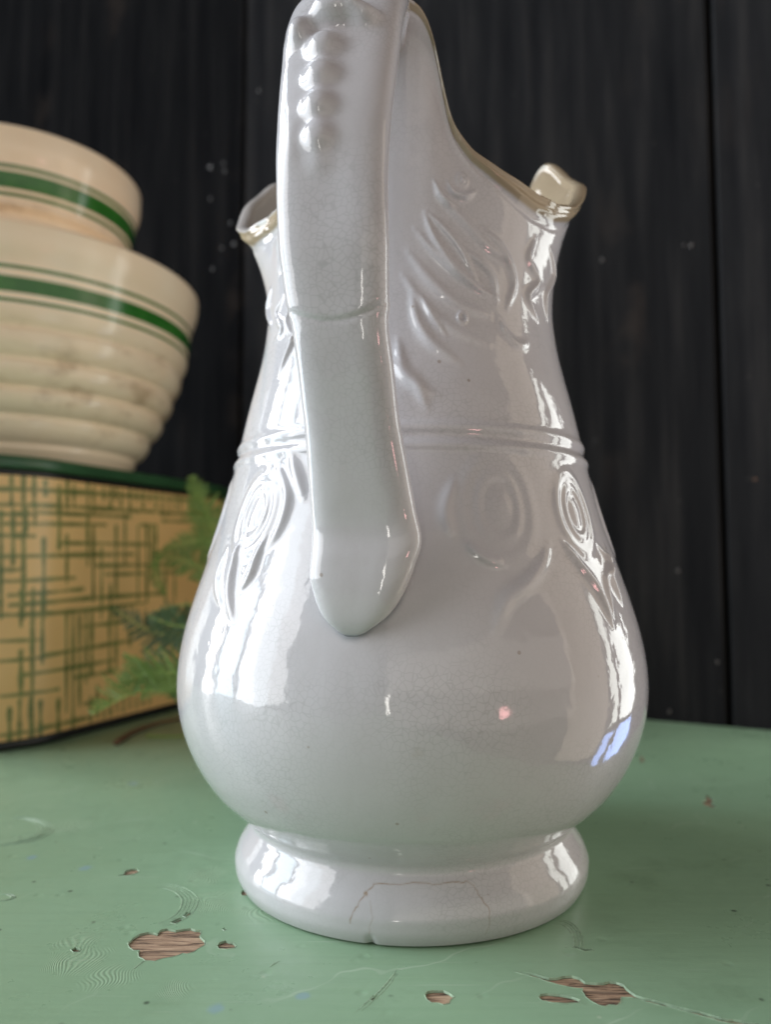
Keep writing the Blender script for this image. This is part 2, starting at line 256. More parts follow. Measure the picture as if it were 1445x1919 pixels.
def bowl_glaze():
    t = NT('cream_bowl_glaze'); c = t.coord()
    base = t.mix(t.rng(t.noise(c, 25, 3).outputs[0], .35, .7), (.92, .735, .53), (.94, .79, .60))
    st = t.noise(t.coord(scale=(1, 1, 2.2)), 30, 5, .65)
    base = t.mix(t.math('MULTIPLY', t.rng(st.outputs[0], .47, .72, 0, .75, True), t.attr('worn')), base, (.42, .27, .15))
    g = t.mix(t.rng(t.noise(c, 60, 2).outputs[0], .35, .7), (.022, .13, .02), (.04, .18, .028))
    base = t.mix(t.attr('band'), base, g)
    nb = t.bump(t.noise(c, 45, 2).outputs[0], .0008, .4)
    return t.out(base, .18, nb)

def tin_print():
    t = NT('tan_printed_tin'); c = t.coord()
    base = t.mix(t.rng(t.noise(c, 12, 4).outputs[0], .3, .7), (.70, .43, .17), (.78, .51, .22))
    gr = t.mix(t.rng(t.noise(c, 90, 3).outputs[0], .35, .7), (.055, .115, .025), (.11, .18, .045))
    brush = t.rng(t.noise(c, 420, 3).outputs[0], .25, .5, .55, 1)
    base = t.mix(t.math('MULTIPLY', t.attr('print'), brush), base, gr)
    return t.out(base, .33, t.bump(t.noise(c, 30, 2).outputs[0], .0006, .4))

def plain(name, color, rough=.5, var=.15, scale=40, bump=0, metal=0.0):
    t = NT(name); c = t.coord()
    lo = tuple(x * (1 - var) for x in color); hi = tuple(min(1, x * (1 + var)) for x in color)
    n = t.noise(c, scale, 4)
    base = t.mix(t.rng(n.outputs[0], .3, .7), lo, hi)
    nb = t.bump(n.outputs[0], bump) if bump else None
    return t.out(base, rough, nb, Metallic=metal)

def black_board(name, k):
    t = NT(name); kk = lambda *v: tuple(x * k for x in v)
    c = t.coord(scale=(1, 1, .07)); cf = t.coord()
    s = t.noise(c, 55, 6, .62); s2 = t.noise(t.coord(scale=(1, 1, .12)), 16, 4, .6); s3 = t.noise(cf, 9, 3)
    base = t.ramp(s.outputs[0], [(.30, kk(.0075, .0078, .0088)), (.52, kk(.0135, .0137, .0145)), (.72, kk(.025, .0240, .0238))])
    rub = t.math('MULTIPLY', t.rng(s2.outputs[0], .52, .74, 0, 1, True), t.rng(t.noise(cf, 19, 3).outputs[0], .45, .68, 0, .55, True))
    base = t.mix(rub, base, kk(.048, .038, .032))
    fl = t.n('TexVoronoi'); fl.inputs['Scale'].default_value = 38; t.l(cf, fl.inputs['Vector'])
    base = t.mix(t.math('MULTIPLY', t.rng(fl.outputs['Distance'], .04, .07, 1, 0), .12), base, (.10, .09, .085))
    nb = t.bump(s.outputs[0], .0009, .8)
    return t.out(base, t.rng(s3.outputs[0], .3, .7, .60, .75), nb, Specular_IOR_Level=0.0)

WRINKLES = [(-.0878, .2298, .011, .6), (-.0762, .2211, .009, .9), (-.0925, .2418, .008, .2), (-.066, .2909, .011, 1.0), (-.0585, .2685, .012, 2.0),
            (-.0406, .2604, .010, 2.6), (-.056, .2144, .006, .7), (-.1373, .345, .012, 2.2)]
BLUES = [(-.1125, .2975, .0028), (-.0435, .2062, .0032), (-.0219, .2115, .0024), (-.1373, .3082, .0026), (-.1313, .4104, .004)]

def green_paint():
    t = NT('chipped_green_paint'); c = t.coord()
    n1 = t.noise(c, 6, 5, .6); n2 = t.noise(t.coord(rot=(0, 0, .48), scale=(1, 4, 1)), 42, 5, .6); n3 = t.noise(c, 210, 3)
    base = t.mix(t.rng(n1.outputs[0], .3, .7), (.238, .378, .238), (.282, .43, .283))
    base = t.mix(t.rng(n2.outputs[0], .52, .74, 0, .35, True), base, (.28, .42, .26))
    gm = t.noise(c, 17, 6, .7); base = t.mix(t.rng(gm.outputs[0], .52, .78, 0, .55, True), base, (.135, .215, .125))
    br = t.noise(t.coord(rot=(0, 0, .476), scale=(.045, 1, 1)), 330, 3, .6); base = t.mix(t.rng(br.outputs[0], .5, .75, 0, .22), base, (.17, .30, .18))
    sp = t.n('TexVoronoi'); sp.inputs['Scale'].default_value = 95; sp.inputs['Randomness'].default_value = 1.0; t.l(c, sp.inputs['Vector'])
    gate = t.rng(t.noise(c, 70, 2).outputs[0], .48, .56)
    base = t.mix(t.math('MULTIPLY', t.rng(sp.outputs['Distance'], .05, .11, .8, 0), gate), base, (.045, .065, .045))
    sp2 = t.n('TexVoronoi'); sp2.inputs['Scale'].default_value = 60; t.l(t.coord(rot=(0, 0, 1.1)), sp2.inputs['Vector'])
    base = t.mix(t.rng(sp2.outputs['Distance'], .03, .06, .55, 0), base, (.60, .65, .52))
    sep = t.n('SeparateXYZ'); t.l(c, sep.inputs[0])
    wob = t.noise(c, 160, 3)
    t0_ = wn(.1, .35)
    def spot(x, y, r, soft=.35):
        x, y = x - t0_.x, y - t0_.y
        dx = t.math('SUBTRACT', sep.outputs[0], x); dy = t.math('SUBTRACT', sep.outputs[1], y)
        d = t.math('SQRT', t.math('ADD', t.math('MULTIPLY', dx, dx), t.math('MULTIPLY', dy, dy)))
        d = t.math('ADD', d, t.math('MULTIPLY', t.math('SUBTRACT', wob.outputs[0], .5), r * 1.6))
        return t.rng(d, r * soft, r, 1, 0, True)
    for x, y, r in BLUES:
        base = t.mix(t.math('MULTIPLY', spot(x, y, r), .5), base, (.22, .35, .48))
    h = None; worn = None
    for x, y, r, a in WRINKLES:
        m = spot(x, y, r, .2); h = m if h is None else t.math('MAXIMUM', h, m)
    w = t.n('TexWave', wave_type='BANDS', bands_direction='X'); w.inputs['Scale'].default_value = 300
    w.inputs['Distortion'].default_value = 3.5; w.inputs['Detail'].default_value = 2; w.inputs['Detail Scale'].default_value = .3
    wb = t.n('VectorMath', operation='MULTIPLY_ADD'); t.l(t.noise(c, 42, 1).outputs['Color'], wb.inputs[0]); wb.inputs[1].default_value = (.034, .034, 0); t.l(c, wb.inputs[2])
    t.l(wb.outputs[0], w.inputs['Vector'])
    h = t.math('MULTIPLY', w.outputs['Fac'], h)
    base = t.mix(t.math('MULTIPLY', h, .2), base, (.50, .58, .42))
    for ra, sc_, th in ((1.9, 75, .70), (-.55, 110, .71), (.9, 60, .72)):
        ns = t.noise(t.coord(rot=(0, 0, ra), scale=(.035, 1, 1)), sc_ * 6, 2, .5)
        base = t.mix(t.math('MULTIPLY', t.rng(ns.outputs[0], th, th + .04, 0, .5), t.rng(n1.outputs[0], .45, .6)), base, (.42, .52, .41))
    scr = t.n('TexWave', wave_type='BANDS', bands_direction='X'); scr.inputs['Scale'].default_value = 9; scr.inputs['Distortion'].default_value = 14
    scr.inputs['Detail'].default_value = 4; t.l(t.coord(rot=(0, 0, .9)), scr.inputs['Vector'])
    sl = t.math('MULTIPLY', t.rng(scr.outputs['Fac'], .9965, .9995), t.rng(t.noise(c, 26, 2).outputs[0], .5, .62))
    base = t.mix(t.math('MULTIPLY', sl, .35), base, (.52, .62, .50))
    dent = t.n('TexVoronoi'); dent.inputs['Scale'].default_value = 75; t.l(t.coord(rot=(0, 0, .7)), dent.inputs['Vector'])
    dn = t.math('MULTIPLY', t.rng(dent.outputs['Distance'], .0, .16, 0, 1, True), 1.0)
    b = t.bump(n1.outputs[0], .0020, .4); b = t.bump(dn, .00022, .8, b); b = t.bump(n2.outputs[0], .0004, .5, b); b = t.bump(n3.outputs[0], .00006, .5, b); b = t.bump(br.outputs[0], .00012, .6, b)
    b = t.bump(h, .00008, 1.0, b)
    rg = t.math('ADD', t.rng(gm.outputs[0], .3, .75, .20, .44), t.rng(n3.outputs[0], .3, .7, 0, .06))
    return t.out(base, rg, b)

def bare_wood():
    t = NT('bare_wood'); ang = math.atan2(.458, .889)
    c = t.coord(rot=(0, 0, ang), scale=(.10, 1, 1)); g = t.noise(c, 900, 6, .65, .6); g2 = t.noise(c, 260, 4, .6, 1.0)
    base = t.ramp(g.outputs[0], [(.37, (.05, .032, .024)), (.48, (.34, .215, .14)), (.62, (.56, .39, .27))])
    base = t.mix(t.rng(g2.outputs[0], .55, .68, 0, .8, True), base, (.07, .045, .035))
    return t.out(base, .65, t.bump(g.outputs[0], .0003, .8))

def fern_mat(name, a, b):
    t = NT(name); c = t.coord()
    base = t.mix(t.rng(t.noise(c, 45, 3).outputs[0], .3, .7), a, b)
    return t.out(base, .55, None)

M_CER = ceramic(); M_BOWL = bowl_glaze(); M_TIN = tin_print(); M_LID = plain('green_lid_enamel', (.026, .085, .034), .35, .2, 25)
M_BLK = plain('black_trim', (.008, .008, .008), .4, .3, 60); M_BOARD = black_board('black_painted_board', 1.12); M_BOARD2 = black_board('shaded_black_painted_board', .6); M_BOARD3 = black_board('lit_black_painted_board', 1.35); M_GREEN = green_paint(); M_WOOD = bare_wood()  # one black paint; light falloff along the wall painted in, left boards darker, right paler
M_NAIL = plain('scuffed_nail', (.060, .055, .052), .5, .4, 500); M_HOLE = plain('dark_hole', (.003, .003, .003), .9, .2, 50)
M_GAP = plain('shadow_gap_timber', (.020, .013, .009), .8, .5, 60)
M_RUST = plain('brown_splinter', (.06, .032, .02), .8, .4, 200)
M_RIDGE = plain('scraped_green_paint', (.275, .39, .265), .36, .3, 500)
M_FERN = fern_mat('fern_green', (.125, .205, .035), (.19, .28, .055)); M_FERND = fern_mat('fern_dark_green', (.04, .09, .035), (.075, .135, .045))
M_STEM = fern_mat('fern_stem_green', (.25, .38, .07), (.32, .45, .10)); M_TWIG = plain('brown_twig', (.13, .06, .03), .8, .3, 300)

# ------------------------------------------------------------------ wall of black boards
RZW = math.atan2(WV.y, WV.x)
wall = empty('plank_wall', W0, RZW); tag(wall, kind='structure')
def board(name, x0, x1, z0, z1, y0, y1, mat, ch=.0022):
    # upright board with chamfered long front edges; the local y axis points away from the camera
    prof = [(x0, y1), (x0, y0 + ch), (x0 + ch, y0), (x1 - ch, y0), (x1, y0 + ch), (x1, y1)]
    V = [(x, y, z0) for x, y in prof] + [(x, y, z1) for x, y in prof]; n = len(prof)
    F = [(i, (i + 1) % n, n + (i + 1) % n, n + i) for i in range(n)] + [tuple(range(n))[::-1], tuple(range(n, 2 * n))]
    return mesh_py(name, V, F, mat, wall)
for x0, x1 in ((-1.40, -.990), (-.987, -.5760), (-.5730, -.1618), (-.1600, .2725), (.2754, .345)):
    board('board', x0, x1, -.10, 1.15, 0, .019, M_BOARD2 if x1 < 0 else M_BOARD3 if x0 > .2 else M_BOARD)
board('backing_board', -1.40, .344, -.10, 1.15, .0195, .030, M_GAP, .0005)
def dome(name, x, z, r, mat, hgt=.0007, sx=1.0, sz=1.0, rot=0.0):
    V = []; F = []; N = 12
    for k, (rr, yy) in enumerate(((1, .0002), (.8, -hgt * .7), (.4, -hgt))):
        for j in range(N):
            a = 2 * math.pi * j / N; wob = 1 + .16 * math.sin(3 * a + x * 900)
            px, pz = rr * r * sx * wob * math.cos(a), rr * r * sz * wob * math.sin(a)
            V.append((x + px * math.cos(rot) - pz * math.sin(rot), yy, z + px * math.sin(rot) + pz * math.cos(rot)))
    V.append((x, -hgt, z))
    for k in range(2):
        for j in range(N): F.append((k * N + j, k * N + (j + 1) % N, (k + 1) * N + (j + 1) % N, (k + 1) * N + j))
    for j in range(N): F.append((2 * N + j, 2 * N + (j + 1) % N, 3 * N))
    return mesh_py(name, V, F, mat, wall, True)
for x, z, r in ((-.2038, .524, .0032), (-.1864, .5237, .0020), (-.1848, .5149, .0022), (-.2031, .4897, .0020), (-.1764, .4586, .0022), (-.172, .4361, .0028),
                (-.1869, .4346, .0022), (-.199, .415, .0022), (-.1428, .5879, .0022), (.1916, .3523, .0024), (.257, .3512, .0022), (.252, .3525, .0014), (.2418, .109, .0020), (.2667, .0442, .0017), (.2333, .0066, .0018)):
    dome('nail_head', x, z, r * .8, M_NAIL, .0007, .8, 1.15, rng.uniform(-.3, .3))
for x, z, r in ((.1846, .2086, .0036), (.2914, .1742, .0022)):
    dome('nail_hole', x, z, r, M_HOLE, .0003)
dome('splinter', .2948, .1738, .0016, M_RUST, .0004)

# ------------------------------------------------------------------ painted table top
table = empty('painted_table', wn(.1, .35)); tag(table, 'chipped green painted wooden table top under the pitcher and tin', 'table')
tl = table.location.copy()
TW0, TW1, TN0, TN1 = -.56, .324, .0035, .80
def loc(p, z=0.0): return (p[0] - tl.x, p[1] - tl.y, z)
outer = [wn(TW0, TN1), wn(TW1, TN1), wn(TW1, TN0), wn(TW0, TN0)]
def ragged(poly, amp=.00035, step=.0013):
    out = []
    for i, p in enumerate(poly):
        q = poly[(i + 1) % len(poly)]; d = math.dist(p, q); n = max(1, int(d / step))
        nx, ny = -(q[1] - p[1]) / (d + 1e-9), (q[0] - p[0]) / (d + 1e-9)
        for k in range(n):
            s = k / n; o = 0 if k == 0 else rng.uniform(-amp, amp)
            out.append((p[0] + (q[0] - p[0]) * s + nx * o, p[1] + (q[1] - p[1]) * s + ny * o))
    return out
loops = [ragged(c, .00022 if k != 9 else .00012) for k, c in enumerate(CHIPS)]
pts = [Vector((p.x, p.y)) for p in outer]; edges = [(0, 1), (1, 2), (2, 3), (3, 0)]
for lp in loops:
    s = len(pts); pts += [Vector(p) for p in lp]; edges += [(s + i, s + (i + 1) % len(lp)) for i in range(len(lp))]
cv, ce, cf, _, _, _ = geometry.delaunay_2d_cdt(pts, edges, [], 0, 1e-7)
def inside(x, y, poly):
    c = False; j = len(poly) - 1
    for i in range(len(poly)):
        xi, yi = poly[i]; xj, yj = poly[j]
        if (yi > y) != (yj > y) and x < (xj - xi) * (y - yi) / (yj - yi) + xi: c = not c
        j = i
    return c
boxes = [(min(p[0] for p in l), max(p[0] for p in l), min(p[1] for p in l), max(p[1] for p in l)) for l in loops]
F = []
for f in cf:
    x = sum(cv[i].x for i in f) / len(f); y = sum(cv[i].y for i in f) / len(f)
    if any(b[0] <= x <= b[1] and b[2] <= y <= b[3] and inside(x, y, l) for b, l in zip(boxes, loops)): continue
    F.append(tuple(f))
V = [loc((v.x, v.y)) for v in cv]
PT = .00055
for lp in loops:      # broken paint edges
    s = len(V); n = len(lp)
    V += [loc(p) for p in lp] + [loc(p, -PT) for p in lp]
    F += [(s + i, s + (i + 1) % n, s + n + (i + 1) % n, s + n + i) for i in range(n)]
paint = mesh_py('paint_layer', V, F, M_GREEN, table)
for lp in loops:      # lifted, flaking rim of paint round each chip
    n = len(lp); cx_ = sum(p[0] for p in lp) / n; cy_ = sum(p[1] for p in lp) / n; V = []; F = []
    ar = sum(lp[i][0] * lp[(i + 1) % n][1] - lp[(i + 1) % n][0] * lp[i][1] for i in range(n)); sg = 1 if ar > 0 else -1
    for i in range(n):
        a, b = lp[i - 1], lp[(i + 1) % n]; d = math.dist(a, b) + 1e-9; nx, ny = sg * (b[1] - a[1]) / d, -sg * (b[0] - a[0]) / d
        k = .5 + .9 * abs(noise.noise(Vector((lp[i][0] * 420, lp[i][1] * 420, 1.7))))
        V += [loc((lp[i][0] - nx * .00012, lp[i][1] - ny * .00012), -PT * .8), loc((lp[i][0] + nx * .00004, lp[i][1] + ny * .00004), .00020 * k), loc((lp[i][0] + nx * .0005 * k, lp[i][1] + ny * .0005 * k), -.00004)]
        j = (i + 1) % n; F += [(3 * i, 3 * j, 3 * j + 1, 3 * i + 1), (3 * i + 1, 3 * j + 1, 3 * j + 2, 3 * i + 2)]
    mesh_py('paint_flake_edge', V, F, M_RIDGE, table)
V = [loc(p, -PT) for p in outer] + [loc(p, -.03) for p in outer]
mesh_py('wooden_top', V, [(0, 1, 2, 3), (7, 6, 5, 4), (0, 4, 5, 1), (1, 5, 6, 2), (2, 6, 7, 3), (3, 7, 4, 0)], M_WOOD, table)
def ridge(path, wdt, hgt):
    P = catmull(np.c_[np.array(path), np.zeros(len(path))], 26); V = []; F = []
    T = np.gradient(P, axis=0); T /= np.linalg.norm(T, axis=1)[:, None]
    for k, (p, d) in enumerate(zip(P, T)):
        s = math.sin(math.pi * (k + .3) / 26.3) ** .5
        wob = .75 + .5 * noise.noise(Vector((p[0] * 700, p[1] * 700, 3)))
        for a, hh in ((-1, -.00005), (-.35, hgt * s * wob), (.35, hgt * s * wob), (1, -.00005)):
            V.append(loc((p[0] - d[1] * a * wdt * s, p[1] + d[0] * a * wdt * s), hh))
    for k in range(25):
        for j in range(3): F.append((k * 4 + j, k * 4 + j + 1, k * 4 + 5 + j, k * 4 + 4 + j))
    return mesh_py('scrape_ridge', V, F, M_RIDGE, table, True)
for k, a in enumerate(ARCS): ridge(a, .00036 * rng.uniform(.6, 1.3), .00026 * rng.uniform(.4, 1.3))

# ------------------------------------------------------------------ the pitcher
CX, CY = .0095, .30
pitcher = empty('ironstone_pitcher', (CX, CY, .0003))
tag(pitcher, 'tall crazed white ironstone pitcher with a molded strap handle, on the green table', 'pitcher')
PZ = np.array([0,.0015,.004,.008,.012,.016,.0195,.0215,.0235,.026,.0305,.034,.039,.045,.052,.06,.07,.08,.09,.1,.11,.12,.13,.14,.15,.16,.17,.18,.19,.2,.208,.4])
PR = np.array([.0630,.0641,.0651,.0653,.0638,.0610,.0592,.0593,.0618,.065,.0702,.0738,.0773,.0806,.0836,.0859,.0869,.0862,.0843,.0814,.078,.0747,.0716,.0688,.0667,.0646,.0624,.0598,.0573,.0558,.055,.055])
zz = np.linspace(0, .26, 1301); rr = np.interp(zz, PZ, PR)
def smooth1(a, s):
    k = np.exp(-.5 * (np.arange(-4 * s, 4 * s + 1) / s) ** 2); k /= k.sum()
    return np.convolve(np.pad(a, 4 * s, mode='edge'), k, 'valid')
sm_low = smooth1(rr, 4); sm_hi = smooth1(rr, 22)
mixw = np.clip((zz - .026) / .012, 0, 1); rr = sm_low * (1 - mixw) + sm_hi * mixw
def rbase(z): return np.interp(z, zz, rr)
RIM = np.array([(-13,.066,.2935),(-4,.0655,.2925),(2.5,.064,.289),(5.5,.0615,.281),(7.8,.0588,.274),(9.3,.0568,.266),(12.3,.055,.2570),(20,.0545,.2495),(32.5,.0552,.2450),(48,.0565,.2418),(62,.059,.2425),(75,.063,.2475),(83,.0662,.2545),(92,.0700,.2655),(97,.0705,.2695),(103,.0695,.2750),(109,.0690,.2835),(113.5,.0685,.2880),(117,.067,.2860),(121,.066,.2780),(126,.066,.2710),(140,.066,.268),(160,.074,.284),(180,.084,.292),(200,.074,.284),(220,.066,.270),(232,.066,.276),(238,.067,.283),(243,.068,.280),(247,.069,.274),(256,.070,.264),(262,.069,.2548),(268,.068,.2475),(275,.063,.243),(290,.055,.2425),(310,.0545,.241),(326,.0545,.246),(334,.055,.2555),(338,.0565,.266),(341,.0595,.276),(344,.063,.286),(347,.066,.2935)])
fine = np.arange(-13, 347, .25)
def per(col):
    a = np.interp(fine, RIM[:, 0], RIM[:, col]); s = 7
    k = np.exp(-.5 * (np.arange(-4 * s, 4 * s + 1) / s) ** 2); k /= k.sum()
    return np.convolve(np.pad(a, 4 * s, mode='wrap'), k, 'valid')
rimR, rimZ = per(1), per(2)
phi = np.r_[np.linspace(-100, 100, 820, endpoint=False), np.linspace(100, 260, 130, endpoint=False)]
phim = (phi + 13) % 360 - 13
RR = np.interp(phim, fine, rimR); RZ = np.interp(phim, fine, rimZ)
sn, cs = np.sin(np.radians(phi)), -np.cos(np.radians(phi))
nc = len(phi)
ZN = .196
zl = np.r_[np.arange(.0004, .022, .0003), np.arange(.022, ZN, .0006)]
rows_r = [np.full(nc, x) for x in (.002, .05, .0545, .0555, .0580, .0615)]
rows_z = [np.full(nc, z) for z in (.005, .005, .0038, .0006, .0, .0)]
n_under = len(rows_r)
for z in zl: rows_r.append(np.full(nc, rbase(z))); rows_z.append(np.full(nc, z))
NV_ = 150
for k in range(NV_):
    v = (k + 1) / NV_; z = ZN + v * (RZ - .0012 - ZN)
    rows_r.append(rbase(z) + (RR - .055) * v ** 2.6 + .0014 * np.clip((v - .86) / .14, 0, 1) ** 2); rows_z.append(z)
R_ = np.array(rows_r); Z_ = np.array(rows_z); n_out = len(R_)
PH = np.broadcast_to(phi[None], R_.shape)
disp = np.zeros_like(R_)
# arc-length style coordinates for the relief
U = np.radians(PH) * .068
def uz(p): return (math.radians(p[0]) * .068, p[1])
def stroke(pts, wdt, hgt, taper=True, skew=0.0):
    q = catmull(np.c_[np.array([uz(p) for p in pts]), np.zeros(len(pts))], 24)[:, :2] if len(pts) > 2 else np.array([uz(p) for p in pts])
    m = (U > q[:, 0].min() - 4 * wdt) & (U < q[:, 0].max() + 4 * wdt) & (Z_ > q[:, 1].min() - 4 * wdt) & (Z_ < q[:, 1].max() + 4 * wdt)
    m[:n_under] = False
    if not m.any(): return
    d, t = poly_dist(U[m], Z_[m], [tuple(x) for x in q])
    s = np.sin(np.pi * np.clip(t, .02, .98)) ** .6 if taper else 1.0
    disp[m] += 1.25 * hgt * s * np.exp(-(d / (wdt * (.5 + .5 * s))) ** 2)
def oval(c, a, b, hgt, tilt=0.0, edge=.25, dome_=0.0):
    u0, z0 = uz(c); m = (abs(U - u0) < 2.2 * max(a, b)) & (abs(Z_ - z0) < 2.2 * max(a, b)); m[:n_under] = False
    dx, dz = U[m] - u0, Z_[m] - z0; ct, st = math.cos(tilt), math.sin(tilt)
    e = np.hypot((dx * ct + dz * st) / a, (-dx * st + dz * ct) / b)
    disp[m] += hgt * np.exp(-((e - 1) / edge) ** 2) + dome_ * np.clip(1 - (e / .72) ** 2, 0, 1)
def medallion(c, s=1.0, t=-.12, h=1.0):
    oval(c, .0052 * s, .0082 * s, .0007 * h, t, .24, .0008 * h)
    oval(c, .0090 * s, .0128 * s, .0007 * h, t, .20)
for c, s, h in (((-46, .1295), 1, 1.1), ((20.3, .1305), 1.25, .6), ((46.5, .1300), 1, 1.1), ((-80, .1295), 1, 1), ((78, .1300), 1, 1)): medallion(c, s, -.12, h)
def ring(z, wdt, hgt):
    m = Z_ > -1; m[:n_under] = False
    disp[:] += np.where(m, hgt * np.exp(-((Z_ - z) / wdt) ** 2), 0)
ring(.1555, .0016, .00075); ring(.1495, .0014, .0008); ring(.1525, .0010, -.0004); ring(.1228, .0012, .00006)
ring(.0190, .0016, -.0003)
for pts, w_, h_ in (
    ([(3.4,.227),(6.5,.2193),(13.1,.2104),(22.8,.2032)], .0016, .0012), ([(4.3,.2274),(9.8,.2227),(15.9,.216),(22.2,.205)], .0014, .0009),
    ([(6.6,.2378),(9.1,.2331),(14,.2299)], .0013, .0010), ([(11.4,.2382),(13.7,.2348),(18,.2344),(21.7,.2365)], .0012, .0010),
    ([(-1.3,.1998),(1.2,.1896),(5.6,.1826),(13.2,.177)], .0022, .0012), ([(2.3,.1989),(5.6,.1916),(9.7,.1861)], .0013, .0008),
    ([(-5.5,.1841),(-3.8,.1748),(.1,.1693),(2.9,.1614)], .0022, .0011), ([(23.7,.2244),(32.7,.2188),(37.8,.2088),(33.9,.1985)], .0018, .0010),
    ([(17.5,.2162),(27.9,.2087),(29.4,.1996)], .0016, .0009), ([(51,.2276),(46.5,.2185),(53,.2128),(45.7,.2049),(51.7,.1987)], .0018, .0013),
    ([(63,.2277),(70,.2203),(60.7,.2090),(61.3,.2012)], .0018, .0012), ([(-57,.2081),(-60.7,.2032),(-53.8,.1953),(-59.5,.1929)], .0016, .0012),
    ([(-49,.2039),(-51,.1985),(-45,.1894)], .0015, .0012), ([(-70,.216),(-76,.210),(-66,.200)], .0018, .0011), ([(-40,.2),(-46,.188),(-50,.178)], .0016, .0012),
    ([(-34,.225),(-42,.215),(-50,.214)], .0016, .001), ([(-60,.232),(-54,.224),(-62,.218)], .0015, .001), ([(30,.1913),(36,.186),(42,.188)], .0016, .0008),
    ([(-2,.214),(6,.2040),(14,.1975),(26,.1945)], .0022, .0009), ([(-4,.2065),(4,.1955),(12,.1885),(24,.1840)], .0020, .0008), ([(8,.2330),(16,.2270),(26,.2190),(36,.2150)], .0020, .0009), ([(0,.222),(8,.2130),(18,.2050),(30,.2010)], .0016, .0008), ([(-8,.178),(-2,.170),(6,.1655)], .0020, .0008),
    ([(37.4,.1203),(41.5,.1128),(45.4,.1061),(48.5,.094)], .0018, .0016), ([(32.8,.1194),(29,.1129),(23.7,.1074),(18.5,.1029),(15.2,.0948)], .0022, .0010),
    ([(10.7,.1191),(14.4,.1152),(19.2,.1129)], .0016, .0009), ([(-49,.1216),(-49,.113),(-47.2,.1045),(-43.3,.0957)], .0018, .0016),
    ([(-39,.1213),(-40.4,.1163),(-41.2,.1096),(-43.5,.1046)], .0015, .0013), ([(-56.2,.1183),(-55.7,.1094),(-49,.0994)], .0016, .0011),
    ([(-36.6,.1489),(-32.3,.1397),(-29.5,.1336)], .0020, .0010), ([(-41.3,.1458),(-34.9,.1347),(-35.3,.1245),(-38,.1179)], .0018, .0011),
    ([(9.2,.1386),(6.6,.1287),(8,.1207)], .0020, .0009), ([(60,.119),(56,.111),(58,.100)], .0018, .0012), ([(54,.1200),(58,.1140),(52,.1080),(50,.096)], .0014, .0010)):
    stroke(pts, w_, h_)
oval((16.9, .2397), .0020, .0018, .0004, 0, .5, .0009); oval((15.5, .1925), .0017, .0016, .0009, 0, .35); oval((30.5, .1913), .0016, .0030, .0002, .3, .5, .0007)
# hand-formed unevenness
nz = np.array([noise.noise(Vector((math.sin(math.radians(p)) * 3.1, math.cos(math.radians(p)) * 3.1, 0))) for p in phi])
disp[n_under:] += (.00035 * nz)[None] * np.clip(Z_[n_under:] / .05, 0, 1)
damp = np.clip((RZ[None] - Z_) / .006, 0, 1); disp *= damp
lw_ = np.interp((phi + 180) % 360 - 180, [-110, -60, -20, 8, 22, 40, 90, 110], [.006, .005, .002, .0012, .0026, .0052, .0052, .004])[None]
topd = RZ[None] - Z_
disp += np.where(np.arange(len(Z_))[:, None] > n_out - NV_, .0011 * np.exp(-((topd - lw_ * .75) / (lw_ * .30)) ** 2) - .0004 * np.exp(-((topd - lw_ * 1.5) / (lw_ * .3)) ** 2), 0)
mm = (Z_ < .0045) & (np.arange(len(Z_))[:, None] >= n_under)
disp -= np.where(mm, .0013 * np.exp(-((PH + 12.5) / 1.1) ** 2) * np.clip(1 - Z_ / .0042, 0, 1), 0)
# slope-aware displacement direction (radial is close enough above the foot)
R_ = R_ + disp
# lip and inside
TH_ = .0042
rr2, zz2 = [], []
rt = R_[-1]; zt = Z_[-1]
for k in range(1, 10):
    a = math.pi * k / 10
    rr2.append(rt - TH_ / 2 + TH_ / 2 * math.cos(a)); zz2.append(zt + TH_ * .55 * math.sin(a))
for k in range(34):
    v = 1 - k / 33; z = ZN + v * (RZ - .0012 - ZN)
    rr2.append(rbase(z) + (RR - .055) * v ** 2.6 + .0014 * np.clip((v - .86) / .14, 0, 1) ** 2 - TH_ - .0006 * (1 - v)); zz2.append(z)
for z in np.linspace(ZN - .01, .03, 24): rr2.append(np.full(nc, rbase(z) - .0042)); zz2.append(np.full(nc, z))
rr2.append(np.full(nc, .03)); zz2.append(np.full(nc, .026)); rr2.append(np.full(nc, .001)); zz2.append(np.full(nc, .026))
rr2[0:9] = [rt - TH_ / 2 + (TH_ / 2 + .0007) * math.cos(math.pi * k / 10) for k in range(1, 10)]
RA = np.vstack([R_, np.array(rr2)]); ZA = np.vstack([Z_, np.array(zz2)])
VV = np.stack([RA * sn[None], RA * cs[None], ZA], -1).reshape(-1, 3)
QF = grid_faces(len(RA), nc)
crack = np.zeros_like(RA)
UA = np.radians(np.broadcast_to(phi[None], RA.shape)) * .064
